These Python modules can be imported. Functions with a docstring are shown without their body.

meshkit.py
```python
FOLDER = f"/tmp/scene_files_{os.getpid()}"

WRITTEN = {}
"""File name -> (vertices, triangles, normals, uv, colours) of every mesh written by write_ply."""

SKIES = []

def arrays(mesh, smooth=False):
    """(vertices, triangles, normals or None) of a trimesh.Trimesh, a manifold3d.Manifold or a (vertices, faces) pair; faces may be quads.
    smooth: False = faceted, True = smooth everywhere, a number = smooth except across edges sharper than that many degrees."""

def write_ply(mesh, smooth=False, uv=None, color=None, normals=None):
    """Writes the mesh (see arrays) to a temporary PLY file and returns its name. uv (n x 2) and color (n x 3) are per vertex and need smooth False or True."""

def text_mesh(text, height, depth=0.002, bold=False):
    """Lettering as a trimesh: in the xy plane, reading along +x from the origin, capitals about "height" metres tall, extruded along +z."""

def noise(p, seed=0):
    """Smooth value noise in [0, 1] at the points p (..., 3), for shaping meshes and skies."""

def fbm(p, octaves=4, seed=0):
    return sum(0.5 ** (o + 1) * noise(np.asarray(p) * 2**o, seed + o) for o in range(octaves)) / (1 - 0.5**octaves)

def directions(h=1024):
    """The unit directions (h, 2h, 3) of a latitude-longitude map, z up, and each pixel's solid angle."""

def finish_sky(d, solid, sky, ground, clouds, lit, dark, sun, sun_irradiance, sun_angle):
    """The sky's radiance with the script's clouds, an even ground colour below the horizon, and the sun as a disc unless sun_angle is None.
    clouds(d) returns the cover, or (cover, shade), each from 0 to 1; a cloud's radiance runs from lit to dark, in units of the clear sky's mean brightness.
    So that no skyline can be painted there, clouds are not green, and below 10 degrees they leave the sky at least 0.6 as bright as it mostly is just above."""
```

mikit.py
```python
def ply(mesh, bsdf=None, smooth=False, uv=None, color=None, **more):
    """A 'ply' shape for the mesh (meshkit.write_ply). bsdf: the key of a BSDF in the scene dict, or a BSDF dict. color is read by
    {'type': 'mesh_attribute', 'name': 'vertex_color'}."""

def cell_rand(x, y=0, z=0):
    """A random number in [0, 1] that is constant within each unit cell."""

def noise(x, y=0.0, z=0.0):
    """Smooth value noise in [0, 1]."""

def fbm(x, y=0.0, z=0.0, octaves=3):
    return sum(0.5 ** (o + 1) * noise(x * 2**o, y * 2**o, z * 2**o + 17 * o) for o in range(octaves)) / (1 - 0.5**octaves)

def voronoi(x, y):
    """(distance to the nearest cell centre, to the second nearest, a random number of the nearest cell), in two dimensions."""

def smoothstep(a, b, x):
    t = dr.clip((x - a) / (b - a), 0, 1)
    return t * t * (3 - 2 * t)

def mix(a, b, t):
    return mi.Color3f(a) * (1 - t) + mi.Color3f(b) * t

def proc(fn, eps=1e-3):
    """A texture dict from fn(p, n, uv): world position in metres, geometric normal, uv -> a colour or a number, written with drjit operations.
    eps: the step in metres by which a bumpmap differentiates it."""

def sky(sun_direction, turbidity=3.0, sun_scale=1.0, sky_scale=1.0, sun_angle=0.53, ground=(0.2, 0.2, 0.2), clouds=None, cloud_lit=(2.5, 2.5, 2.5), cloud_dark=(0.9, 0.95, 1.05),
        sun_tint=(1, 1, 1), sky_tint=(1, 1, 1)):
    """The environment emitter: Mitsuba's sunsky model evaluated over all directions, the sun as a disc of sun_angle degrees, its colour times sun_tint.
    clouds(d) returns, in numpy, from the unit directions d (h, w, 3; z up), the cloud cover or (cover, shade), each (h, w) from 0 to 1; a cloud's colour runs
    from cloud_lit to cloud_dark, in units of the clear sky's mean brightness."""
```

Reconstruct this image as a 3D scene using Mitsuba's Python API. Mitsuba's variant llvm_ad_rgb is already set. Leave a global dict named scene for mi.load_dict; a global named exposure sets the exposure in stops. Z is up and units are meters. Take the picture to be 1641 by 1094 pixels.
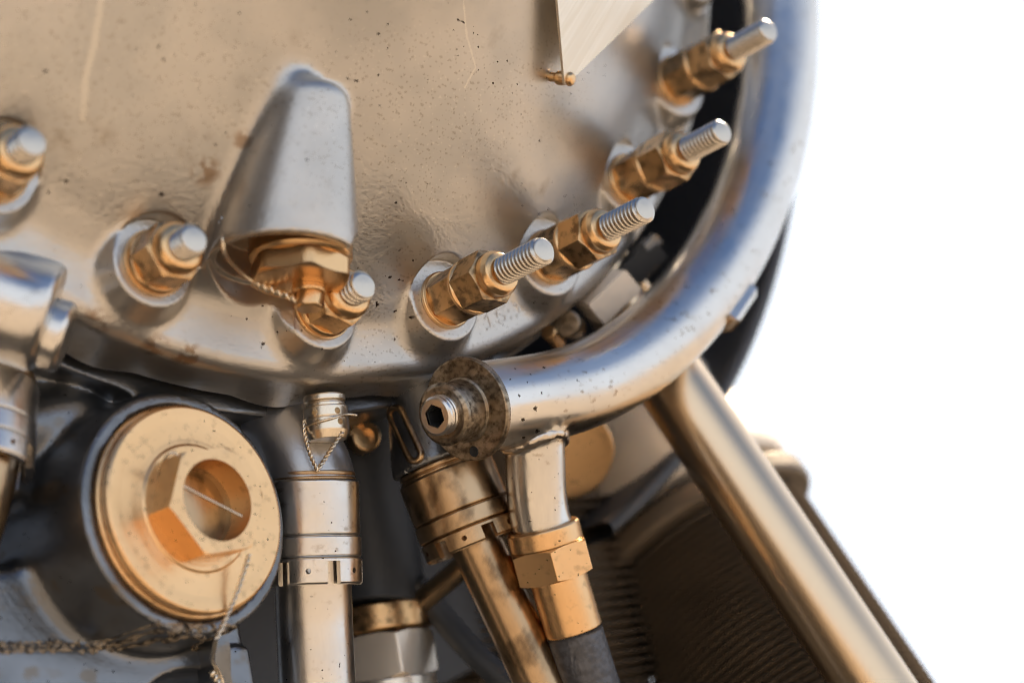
import math, random
import numpy as np, trimesh, manifold3d as m3, mitsuba as mi, drjit as dr
from scipy.interpolate import PchipInterpolator
import mikit, meshkit
from mikit import proc, noise, fbm, smoothstep, mix

# ------------------------------------------------------------------ camera, light, exposure
# Geometry is written in millimetres in an upright frame (x right, y away, z up); the whole machine hangs about 2.4 m up and the photographer
# looks up at it by 14 degrees, so the frame is turned by that once, in W().
TILT = math.radians(14)
c_, s_ = math.cos(TILT), math.sin(TILT)
ROT = np.array([[1, 0, 0], [0, c_, -s_], [0, s_, c_]])
LIFT = np.array([0, 0, 2.4])


def W(p):
    return np.asarray(p, float) @ ROT.T * 0.001 + LIFT


eye, aim = W([0, -1000, 0]), W([0, 0, 0])
scene, labels = {}, {}
scene['camera'] = {'type': 'thinlens', 'fov': 24.264, 'fov_axis': 'x', 'aperture_radius': 0.010, 'focus_distance': 0.965, 'near_clip': 0.05, 'far_clip': 50.0,
                   'to_world': mi.ScalarTransform4f().look_at(origin=eye.tolist(), target=aim.tolist(), up=(ROT @ [0, 0, 1]).tolist())}


def clouds(d):
    el = np.degrees(np.arcsin(np.clip(d[..., 2], -1, 1)))
    broken = np.clip((meshkit.fbm(d * [3.0, 3.0, 7.0] + 5, 4) - 0.47) * 5, 0, 1)
    return np.clip(np.maximum(np.clip((42 - el) / 18, 0, 1), broken * 0.15), 0, 1)


scene['sky'] = mikit.sky((0.45, 0.5, 0.74), turbidity=3, sun_scale=1.45, sun_angle=3, sun_tint=(1.03, 1, 0.95), sky_tint=(0.86, 1, 1.2), clouds=clouds, cloud_lit=(3.0, 3.2, 3.5), ground=(0.4, 0.35, 0.28))
exposure = 1.75

# ------------------------------------------------------------------ materials
def col(*c):
    return {'type': 'rgb', 'value': list(c)}


def P3(p, s):
    return p.x * s, p.y * s, p.z * s


def bump(base, fn, scale, eps=2e-4):
    return {'type': 'bumpmap', 'arbitrary': proc(fn, eps), 'scale': scale, 'bsdf': base}


def mat(key, color, rough, metal, height=None, scale=1.0, **more):
    b = {'type': 'principled', 'base_color': color if isinstance(color, dict) else col(*color), 'roughness': rough if isinstance(rough, dict) else float(rough), 'metallic': float(metal), **more}
    if height:
        b = bump(b, height, scale)
    scene[key] = {'type': 'twosided', 'bsdf': b}


def specks(p, s, lo, hi, off=0.0):
    n = noise(p.x * s + off, p.y * s, p.z * s + off)
    return smoothstep(lo, hi, n)


# two pale paint runs down the dome, knocks in the paint, and rust brown stains, each at its place on the case (metres)
RUNS = [[(-0.1502, -0.1557, 2.4898), (-0.1534, -0.149, 2.4741), (-0.1566, -0.1451, 2.4635), (-0.1582, -0.1382, 2.4502)], [(-0.0194, -0.0897, 2.5167), (-0.018, -0.0782, 2.5054), (-0.0147, -0.0671, 2.4969), (-0.0189, -0.066, 2.4887)]]
CHIPS = [(-0.1706, -0.1502, 2.464, 1.1), (-0.1654, -0.1271, 2.4292, 1.2), (-0.1718, -0.1269, 2.4253, 0.9), (-0.1747, -0.1247, 2.4207, 0.8), (-0.1318, -0.1128, 2.4293, 1.4), (-0.0552, -0.0342, 2.4072, 1.6),
         (-0.0533, -0.025, 2.3982, 1.2), (-0.0489, -0.02, 2.3955, 2.2), (-0.0586, -0.0296, 2.3976, 1.2), (-0.0482, -0.0256, 2.4065, 1.0), (-0.0989, -0.0598, 2.3836, 2.2), (-0.0904, -0.1112, 2.4627, 1.6),
         (-0.1082, -0.1156, 2.4526, 0.9), (-0.1121, -0.115, 2.4479, 0.8), (-0.1713, -0.116, 2.4064, 1.5), (-0.164, -0.1107, 2.403, 1.2)]
STAINS = [(-0.1249, -0.0796, 2.3732, 9), (-0.1358, -0.0879, 2.3749, 8), (-0.1571, -0.1039, 2.3806, 9), (-0.1159, -0.1111, 2.4385, 8), (-0.1021, -0.1108, 2.451, 6)]


def away(p, a):
    return dr.sqrt(dr.square(p.x - a[0]) + dr.square(p.y - a[1]) + dr.square(p.z - a[2]))


def off_line(p, a, b):
    d = [y - x for x, y in zip(a, b)]
    t = dr.clip(((p.x - a[0]) * d[0] + (p.y - a[1]) * d[1] + (p.z - a[2]) * d[2]) / sum(k * k for k in d), 0, 1)
    return dr.sqrt(dr.square(p.x - a[0] - t * d[0]) + dr.square(p.y - a[1] - t * d[1]) + dr.square(p.z - a[2] - t * d[2]))


def marks(p, c):
    ragged = fbm(p.x * 700, p.y * 700, p.z * 700, 3)
    for line, w in zip(RUNS, (1.5, 0.55)):
        d = off_line(p, line[0], line[1])
        for a, b in zip(line[1:], line[2:]):
            d = dr.minimum(d, off_line(p, a, b))
        c = mix(c, (0.72, 0.68, 0.61), 0.55 * (1 - smoothstep(0.6 * w, w, d * 1000 + (ragged - 0.5) * 0.8)))
    patch = fbm(p.x * 260, p.y * 260, p.z * 260, 4)
    for x in STAINS:
        c = mix(c, (0.20, 0.11, 0.045), 0.7 * (1 - smoothstep(0.35, 1.0, away(p, x) * 1000 / x[3])) * smoothstep(0.42, 0.58, patch))
    for x in CHIPS:
        c = mix(c, (0.045, 0.035, 0.028), 1 - smoothstep(0.75, 1.0, away(p, x) * 1450 / x[3] + (ragged - 0.5) * 2.4))
    return c


def cast_color(p, n, uv):
    g = fbm(*P3(p, 34), 4)
    c = mix((0.56, 0.535, 0.50), (0.485, 0.47, 0.445), smoothstep(0.35, 0.65, g))
    grime = smoothstep(0.66, 0.9, fbm(p.x * 60 + 7, p.y * 60, p.z * 45, 5))
    c = mix(c, (0.20, 0.145, 0.085), grime * 0.55)
    zone = smoothstep(0.42, 0.62, noise(*P3(p, 13)))
    c = mix(c, (0.26, 0.22, 0.17), specks(p, 900, 0.7, 0.84) * (0.05 + 0.38 * zone))
    c = mix(c, (0.85, 0.80, 0.72), specks(p, 950, 0.82, 0.9, 31) * (0.02 + 0.22 * zone))
    return marks(p, mix(c, (0.03, 0.025, 0.02), specks(p, 520, 0.9, 0.94) * smoothstep(0.5, 0.62, noise(*P3(p, 38)))))


def cast_height(p, n, uv):
    rough = 0.35 + 0.9 * smoothstep(0.4, 0.65, noise(*P3(p, 17)))
    return fbm(p.x * 620, p.y * 620, p.z * 620, 3) * rough + 0.45 * noise(p.x * 1500, p.y * 1500, p.z * 1500) + 0.45 * noise(*P3(p, 120))


def grey_color(p, n, uv):
    c = mix((0.20, 0.215, 0.24), (0.145, 0.155, 0.17), smoothstep(0.35, 0.65, fbm(*P3(p, 40), 4)))
    c = mix(c, (0.16, 0.12, 0.075), smoothstep(0.62, 0.75, fbm(p.x * 75 + 3, p.y * 75, p.z * 75, 4)) * 0.6)
    return mix(c, (0.02, 0.02, 0.02), specks(p, 520, 0.91, 0.95))


KNOCKS = [(-0.0077, -0.0336, 2.374, 1.2), (-0.0006, -0.0291, 2.3771, 0.8), (0.0029, -0.0285, 2.3707, 1.0), (0.0075, -0.0221, 2.3805, 0.7), (0.0095, -0.0222, 2.3662, 1.3), (0.0152, -0.0186, 2.3766, 0.8),
          (0.0218, -0.013, 2.3806, 0.8), (0.027, -0.0093, 2.3804, 1.3), (0.0132, -0.0161, 2.3846, 0.8), (0.0206, -0.0099, 2.3874, 0.6), (-0.0021, -0.0323, 2.364, 0.8), (-0.0064, -0.0293, 2.3613, 1.2),
          (0.0044, -0.0242, 2.3613, 1.0), (0.0121, -0.0213, 2.3729, 0.7), (0.0365, 0.001, 2.39, 0.6), (0.0062, -0.0247, 2.3768, 0.6), (0.0014, -0.0239, 2.3828, 0.6), (-0.0039, -0.0286, 2.3557, 1.6),
          (0.0101, -0.0147, 2.3587, 1.4), (0.005, -0.0157, 2.3558, 1.5)]


def tee_color(p, n, uv):
    c = steel_color(p, n, uv)
    ragged = fbm(p.x * 800, p.y * 800, p.z * 800, 3)
    for x in KNOCKS:
        c = mix(c, (0.06, 0.05, 0.04), 1 - smoothstep(0.7, 1.0, away(p, x) * 1250 / x[3] + (ragged - 0.5) * 2.2))
    return c


def steel_color(p, n, uv):
    c = mix((0.72, 0.70, 0.67), (0.62, 0.60, 0.57), fbm(*P3(p, 60), 3))
    d = smoothstep(0.58, 0.85, fbm(p.x * 340 + 9, p.y * 340, p.z * 340, 5)) * (0.3 + 0.7 * smoothstep(0.45, 0.65, noise(*P3(p, 30))))
    c = mix(c, (0.25, 0.18, 0.11), d * 0.8)
    return mix(c, (0.03, 0.03, 0.03), specks(p, 620, 0.9, 0.94) * smoothstep(0.55, 0.68, noise(*P3(p, 26))))


def steel_rough(p, n, uv):
    return 0.14 + 0.24 * fbm(p.x * 90, p.y * 90, p.z * 90, 3)


def fine_height(p, n, uv):
    return fbm(p.x * 700, p.y * 700, p.z * 700, 3)


def brass_color(p, n, uv):
    c = mix((0.70, 0.45, 0.23), (0.58, 0.36, 0.17), fbm(*P3(p, 110), 3))
    d = smoothstep(0.42, 0.75, fbm(p.x * 260 + 3, p.y * 260, p.z * 260, 4))
    return mix(c, (0.15, 0.09, 0.045), d * 0.85)


def worn_color(p, n, uv):
    c = mix((0.58, 0.40, 0.22), (0.47, 0.31, 0.16), fbm(*P3(p, 90), 3))
    d = smoothstep(0.38, 0.72, fbm(p.x * 300 + 13, p.y * 300, p.z * 300, 4))
    return mix(c, (0.12, 0.085, 0.055), d * 0.85)


def plug_color(p, n, uv):
    c = mix((0.82, 0.54, 0.29), (0.76, 0.48, 0.24), fbm(*P3(p, 80), 4))
    d = smoothstep(0.56, 0.8, fbm(p.x * 330 + 3, p.y * 330, p.z * 330, 5))
    c = mix(c, (0.34, 0.22, 0.12), d * 0.45)
    return mix(c, (0.12, 0.08, 0.05), specks(p, 620, 0.9, 0.95))


def dirty_color(p, n, uv):
    c = mix((0.46, 0.39, 0.30), (0.27, 0.215, 0.155), smoothstep(0.35, 0.65, fbm(*P3(p, 90), 4)))
    d = smoothstep(0.3, 0.8, fbm(p.x * 480 + 3, p.y * 480, p.z * 480, 5))
    return mix(c, (0.06, 0.045, 0.03), d * 0.9)


mat('mat_case', proc(cast_color), 0.345, 0.93, cast_height, 0.00011)
mat('mat_casting', proc(grey_color), 0.28, 0.9, cast_height, 0.0001)
mat('mat_steel', proc(steel_color), proc(steel_rough), 1.0, fine_height, 0.00003)
mat('mat_tee', proc(tee_color), proc(steel_rough), 1.0, fine_height, 0.00003)
mat('mat_thread', (0.58, 0.53, 0.46), 0.25, 1.0)
mat('mat_weld', (0.62, 0.55, 0.47), 0.26, 1.0, lambda p, n, uv: fbm(p.x * 380, p.y * 380, p.z * 380, 3), 0.0006)
mat('mat_brass', proc(brass_color), 0.30, 1.0, fine_height, 0.00005)
mat('mat_worn', proc(worn_color), 0.36, 1.0, fine_height, 0.00006)
mat('mat_plug', proc(plug_color), 0.33, 1.0, fine_height, 0.00003)
TURN = {}


def turned_height(p, n, uv):
    c, a = TURN['c'], TURN['a']
    x, y, z = p.x - c[0], p.y - c[1], p.z - c[2]
    h = x * a[0] + y * a[1] + z * a[2]
    r = dr.sqrt(dr.maximum(x * x + y * y + z * z - h * h, 1e-12))
    return 0.6 * noise(r * 1500, 0.0, 0.0) + 0.4 * fbm(p.x * 700, p.y * 700, p.z * 700, 2)


mat('mat_turned', proc(plug_color), 0.30, 1.0, turned_height, 0.00006)
mat('mat_gold', (0.76, 0.49, 0.25), 0.26, 1.0)
mat('mat_dirty', proc(dirty_color), 0.34, 0.9, fine_height, 0.00006)
def bronze_color(p, n, uv):
    c = mix((0.55, 0.40, 0.25), (0.42, 0.29, 0.17), fbm(*P3(p, 70), 3))
    d = smoothstep(0.45, 0.75, fbm(p.x * 150 + 5, p.y * 150, p.z * 70, 5))
    return mix(c, (0.10, 0.07, 0.045), d * 0.8)


mat('mat_bronze', proc(bronze_color), 0.28, 1.0, fine_height, 0.00003)
mat('mat_cream', (0.84, 0.77, 0.67), 0.35, 0.9, fine_height, 0.00004)
PLATE_A, PLATE_B = ROT @ [0.288, 0.715, -0.635], ROT @ [0.441, 0.441, 0.782]


def plate_color(p, n, uv):
    a = p.x * PLATE_A[0] + p.y * PLATE_A[1] + p.z * PLATE_A[2]
    b = p.x * PLATE_B[0] + p.y * PLATE_B[1] + p.z * PLATE_B[2]
    g = 0.5 * noise(a * 900, b * 45, 0.0) + 0.5 * noise(a * 260, b * 22, 3.0)
    return mix((0.84, 0.75, 0.62), (0.78, 0.68, 0.54), smoothstep(0.25, 0.8, g))


mat('mat_plate', proc(plate_color), 0.36, 0.9)
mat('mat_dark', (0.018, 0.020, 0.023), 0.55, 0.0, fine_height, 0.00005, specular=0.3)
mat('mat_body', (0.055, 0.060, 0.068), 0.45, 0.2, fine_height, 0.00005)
mat('mat_neck', (0.40, 0.41, 0.43), 0.32, 0.9, cast_height, 0.00008)
mat('mat_slate', (0.035, 0.042, 0.052), 0.50, 0.1, fine_height, 0.00004)
mat('mat_warm', (0.74, 0.57, 0.39), 0.24, 1.0)
mat('mat_hose', proc(lambda p, n, uv: mix((0.105, 0.11, 0.125), (0.07, 0.072, 0.08), smoothstep(0.3, 0.7, fbm(p.x * 420, p.y * 420, p.z * 420, 3)))), 0.42, 0.45, lambda p, n, uv: fbm(p.x * 900, p.y * 900, p.z * 500, 2), 0.0004)
mat('mat_wire', (0.74, 0.66, 0.54), 0.28, 1.0)
mat('mat_fin', proc(lambda p, n, uv: mix((0.20, 0.155, 0.11), (0.11, 0.088, 0.065), fbm(p.x * 45, p.y * 45, p.z * 45, 4))), 0.5, 0.3)
mat('mat_pale', (0.70, 0.63, 0.54), 0.5, 0.2, fine_height, 0.00006)
mat('mat_sealant', proc(lambda p, n, uv: mix((0.30, 0.24, 0.17), (0.035, 0.03, 0.026), smoothstep(0.42, 0.6, fbm(p.x * 620, p.y * 620, p.z * 620, 4)))), 0.45, 0.3, fine_height, 0.0006)

# ------------------------------------------------------------------ helpers
def thing(name, label, cat, group=None):
    k, i = name, 0
    while k in labels:
        i += 1
        k = f'{name}_{i:03d}'
    labels[k] = {'label': label, 'category': cat}
    if group:
        labels[k]['group'] = group
    return k


used = set()


def part(parent, name, mesh, bsdf, smooth=32, label=None, kind=None):
    base = f'{parent}__{name}' if name else parent
    k, i = base, 0
    while k in used:
        i += 1
        k = f'{base}_{i:03d}'
    used.add(k)
    v, f = raw(mesh)
    scene[k] = mikit.ply((W(v), f), bsdf, smooth)
    if label or kind:
        labels.setdefault(k, {})
        if label:
            labels[k]['label'] = label
        if kind:
            labels[k]['kind'] = kind
    return k


def raw(m):
    if hasattr(m, 'to_mesh'):
        q = m.to_mesh()
        return np.array(q.vert_properties[:, :3], float), np.array(q.tri_verts, int)
    if isinstance(m, tuple):
        return np.asarray(m[0], float), np.asarray(m[1], int)
    return np.array(m.vertices, float), np.array(m.faces, int)


def join(*ms):
    V, F, o = [], [], 0
    for m in ms:
        v, f = raw(m)
        V.append(v)
        F.append(f + o)
        o += len(v)
    return np.vstack(V), np.vstack(F)


def unit(a):
    a = np.asarray(a, float)
    return a / np.linalg.norm(a)


def basis(axis, hint=None):
    z = unit(axis)
    h = np.array(hint, float) if hint is not None else (np.array([0, 0, 1.0]) if abs(z[2]) < 0.9 else np.array([1.0, 0, 0]))
    x = unit(h - z * (h @ z))
    return np.stack([x, np.cross(z, x), z], 1)


def put(m, origin, axis, hint=None, spin=0.0):
    v, f = raw(m)
    a = math.radians(spin)
    R = np.array([[math.cos(a), -math.sin(a), 0], [math.sin(a), math.cos(a), 0], [0, 0, 1]])
    return v @ R.T @ basis(axis, hint).T + np.asarray(origin, float), f


def bevel(prof, b=0.4, k=3):
    """Rounds the inner corners of a lathe profile [(r, z), ...]."""
    p = [np.array(q, float) for q in prof]
    out = [p[0]]
    for a, q, c in zip(p, p[1:], p[2:]):
        la, lc = np.linalg.norm(a - q), np.linalg.norm(c - q)
        e = min(b, la * 0.45, lc * 0.45)
        s, t = q + (a - q) * e / max(la, 1e-9), q + (c - q) * e / max(lc, 1e-9)
        for j in range(k + 1):
            w = j / k
            out.append((1 - w) ** 2 * s + 2 * w * (1 - w) * q + w * w * t)
    out.append(p[-1])
    return out


def lathe(prof, n=72, b=0.4):
    pr = np.array(bevel(prof, b) if b else prof, float)
    a = np.arange(n) * 2 * np.pi / n
    v = np.stack([pr[:, None, 0] * np.cos(a), pr[:, None, 0] * np.sin(a), np.repeat(pr[:, 1:2], n, 1)], -1).reshape(-1, 3)
    i, j = np.meshgrid(np.arange(len(pr) - 1), np.arange(n), indexing='ij')
    q = np.stack([i * n + j, i * n + (j + 1) % n, (i + 1) * n + (j + 1) % n, (i + 1) * n + j], -1).reshape(-1, 4)
    f = np.vstack([q[:, [0, 1, 2]], q[:, [0, 2, 3]]])
    t = v[f]
    f = f[np.linalg.norm(np.cross(t[:, 1] - t[:, 0], t[:, 2] - t[:, 0]), axis=1) > 1e-9]
    m = trimesh.Trimesh(v, f, process=False)
    m.merge_vertices(digits_vertex=5)
    return np.array(m.vertices), np.array(m.faces)


def solid(prof, n=72, b=0.4):
    """The same profile as a manifold for booleans; from axis to axis, running up."""
    pts = [(float(r), float(z)) for r, z in (bevel(prof, b) if b else prof)]
    return m3.Manifold.revolve(m3.CrossSection([pts]), n)


def hexagon(ac, h, cham=0.16, lo=True, hi=True, rnd=0.5, sides=6):
    """Hexagon nut: ac across corners (radius), height h, corner chamfers like a turned nut."""
    pts = [(ac * math.cos(math.radians(60 * k)), ac * math.sin(math.radians(60 * k))) for k in range(6)]
    cs = m3.CrossSection([pts]).offset(-rnd, m3.JoinType.Miter).offset(rnd, m3.JoinType.Round, circular_segments=24)
    body = m3.Manifold.extrude(cs, h)
    e, t = ac * cham * 1.25, ac * cham * 0.62
    prof = [(0, 0)] + ([(ac - e, 0), (ac + 0.3, t * 1.1)] if lo else [(ac + 1, 0)]) + ([(ac + 0.3, h - t * 1.1), (ac - e, h)] if hi else [(ac + 1, h)]) + [(0, h)]
    return body ^ m3.Manifold.revolve(m3.CrossSection([prof]), 96)


def cyl(r, z0, z1, n=48):
    return m3.Manifold.cylinder(z1 - z0, r, r, n).translate([0, 0, z0])


def box(cx, cy, cz, sx, sy, sz):
    return m3.Manifold.cube([sx, sy, sz], True).translate([cx, cy, cz])


def thread(r, z0, z1, pitch, depth, n=40, per=8, cham=1.2):
    z = np.arange(z0, z1 + 1e-6, pitch / per)
    a = np.arange(n) * 2 * np.pi / n
    ph = (z[:, None] / pitch - a[None] / (2 * np.pi)) % 1.0
    tri = np.abs(ph * 2 - 1)
    rr = r - depth * np.clip(tri * 1.5 - 0.25, 0, 1)
    rr = np.minimum(rr, r - np.clip(z[:, None] - (z1 - cham), 0, None) * 0.9)
    ring = np.stack([rr * np.cos(a), rr * np.sin(a), np.repeat(z[:, None], n, 1)], -1)
    end = ring[-1].mean(0)
    dome = [np.stack([ring[-1][:, 0] * k, ring[-1][:, 1] * k, ring[-1][:, 2] + (1 - k) * 0.35], 1) for k in (0.85, 0.5)]
    v = np.vstack([ring.reshape(-1, 3)] + dome + [[[0, 0, end[2] + 0.35]]])
    m = len(z) + 2
    i, j = np.meshgrid(np.arange(m - 1), np.arange(n), indexing='ij')
    q = np.stack([i * n + j, i * n + (j + 1) % n, (i + 1) * n + (j + 1) % n, (i + 1) * n + j], -1).reshape(-1, 4)
    k = np.arange(n)
    cap = np.stack([(m - 1) * n + k, (m - 1) * n + (k + 1) % n, k * 0 + m * n], 1)
    return v, np.vstack([q[:, [0, 1, 2]], q[:, [0, 2, 3]], cap])


def spline(pts, n):
    p = np.asarray(pts, float)
    s = np.r_[0, np.cumsum(np.linalg.norm(np.diff(p, axis=0), axis=1))]
    from scipy.interpolate import CubicSpline
    return CubicSpline(s, p)(np.linspace(0, s[-1], n))


def tube(path, radius, n=40, caps=True):
    p = np.asarray(path, float)
    r = np.broadcast_to(np.asarray(radius, float), (len(p),))
    t = np.gradient(p, axis=0)
    t /= np.linalg.norm(t, axis=1, keepdims=True)
    x = basis(t[0])[:, 0]
    X = []
    for d in t:
        x = unit(x - d * (x @ d))
        X.append(x)
    X = np.array(X)
    Y = np.cross(t, X)
    a = np.arange(n) * 2 * np.pi / n
    v = (p[:, None] + r[:, None, None] * (np.cos(a)[None, :, None] * X[:, None] + np.sin(a)[None, :, None] * Y[:, None])).reshape(-1, 3)
    i, j = np.meshgrid(np.arange(len(p) - 1), np.arange(n), indexing='ij')
    q = np.stack([i * n + j, i * n + (j + 1) % n, (i + 1) * n + (j + 1) % n, (i + 1) * n + j], -1).reshape(-1, 4)
    f = [q[:, [0, 1, 2]], q[:, [0, 2, 3]]]
    if caps:
        k = np.arange(n)
        for ring, centre in ((0, p[0]), (len(p) - 1, p[-1])):
            f.append(np.stack([ring * n + k, ring * n + (k + 1) % n, k * 0 + len(v)], 1))
            v = np.vstack([v, centre])
    return v, np.vstack(f)


def twisted(path, r=0.62, pitch=5.0, n=None):
    p = np.asarray(path, float)
    L = np.r_[0, np.cumsum(np.linalg.norm(np.diff(p, axis=0), axis=1))]
    m = n or int(L[-1] / pitch * 14) + 6
    s = np.linspace(0, L[-1], m)
    c = np.stack([np.interp(s, L, p[:, k]) for k in range(3)], 1)
    t = np.gradient(c, axis=0)
    t /= np.linalg.norm(t, axis=1, keepdims=True)
    x = unit(np.cross(t[0], [0.3, 0.9, 0.2]))
    out = []
    X = []
    for d in t:
        x = unit(x - d * (x @ d))
        X.append(x)
    X = np.array(X)
    Y = np.cross(t, X)
    for h in (0, np.pi):
        a = s / pitch * 2 * np.pi + h
        out.append(tube(c + r * (np.cos(a)[:, None] * X + np.sin(a)[:, None] * Y), r, 8))
    return join(*out)


def surface(f, lo, hi, h):
    """Mesh of f = 0 (f < 0 inside; f takes n x 3 points) by surface nets, with the vertices moved onto the surface."""
    B = 8
    lo = np.array(lo, float)
    nb = np.ceil((np.array(hi, float) - lo) / (h * B)).astype(int)
    cb = np.stack(np.meshgrid(*[np.arange(k) for k in nb], indexing='ij'), -1).reshape(-1, 3)
    fc = f(lo + (cb + 0.5) * B * h - 0.5 * h)
    near = np.abs(fc) < h * B * 1.05 + 1.5
    val = np.repeat(np.repeat(np.repeat(np.where(fc < 0, -9.0, 9.0).reshape(nb).astype(np.float32), B, 0), B, 1), B, 2)
    loc = np.stack(np.meshgrid(*[np.arange(B)] * 3, indexing='ij'), -1).reshape(-1, 3)
    for ch in np.array_split(cb[near], max(1, int(near.sum() // 400))):
        idx = (ch[:, None] * B + loc[None]).reshape(-1, 3)
        val[idx[:, 0], idx[:, 1], idx[:, 2]] = f(lo + idx * h)
    s = val < 0
    cnt = sum(s[a:a - 1 or None, b:b - 1 or None, c:c - 1 or None].astype(np.int8) for a in (0, 1) for b in (0, 1) for c in (0, 1))
    cell = (cnt > 0) & (cnt < 8)
    ci = np.argwhere(cell)
    num = -np.ones(cell.shape, np.int64)
    num[cell] = np.arange(len(ci))
    acc, k = np.zeros((len(ci), 3)), np.zeros(len(ci))
    cor = [(a, b, c) for a in (0, 1) for b in (0, 1) for c in (0, 1)]
    for p in cor:
        for ax in range(3):
            if p[ax] == 0:
                q = list(p)
                q[ax] = 1
                va = val[ci[:, 0] + p[0], ci[:, 1] + p[1], ci[:, 2] + p[2]]
                vb = val[ci[:, 0] + q[0], ci[:, 1] + q[1], ci[:, 2] + q[2]]
                on = (va < 0) != (vb < 0)
                t = np.where(on, va / np.where(on, va - vb, 1), 0)
                w = np.array(p, float)[None].repeat(len(ci), 0)
                w[:, ax] += t
                acc += w * on[:, None]
                k += on
    v = lo + (ci + acc / k[:, None]) * h
    faces = []
    for ax in range(3):
        b, c = (ax + 1) % 3, (ax + 2) % 3
        sl = [slice(1, -1)] * 3
        sl[ax] = slice(0, -1)
        sh = list(sl)
        sh[ax] = slice(1, None)
        inner = [slice(1, d - 1) for d in s.shape]
        A = s.take(range(0, s.shape[ax] - 1), ax)
        Bv = s.take(range(1, s.shape[ax]), ax)
        e = np.argwhere(A != Bv)
        e = e[(e[:, b] > 0) & (e[:, c] > 0) & (e[:, b] < cell.shape[b]) & (e[:, c] < cell.shape[c])]
        flip = s[e[:, 0], e[:, 1], e[:, 2]]
        quad = []
        for db, dc in ((-1, -1), (0, -1), (0, 0), (-1, 0)):
            g = e.copy()
            g[:, b] += db
            g[:, c] += dc
            quad.append(num[g[:, 0], g[:, 1], g[:, 2]])
        quad = np.stack(quad, 1)
        quad[~flip] = quad[~flip][:, ::-1]
        faces.append(quad[(quad >= 0).all(1)])
    q = np.vstack(faces)
    for _ in range(3):
        g = np.stack([f(v + d) - f(v - d) for d in np.eye(3) * 0.15 * h], 1) / (0.3 * h)
        step = f(v)[:, None] * g / np.maximum((g * g).sum(1, keepdims=True), 0.05)
        v = v - np.clip(step, -0.5 * h, 0.5 * h)
    return v, np.vstack([q[:, [0, 1, 2]], q[:, [0, 2, 3]]])


def smin(a, b, k):
    h = np.clip(0.5 + 0.5 * (b - a) / k, 0, 1)
    return b + (a - b) * h - k * h * (1 - h)


def smax(a, b, k):
    return -smin(-a, -b, k)


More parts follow.
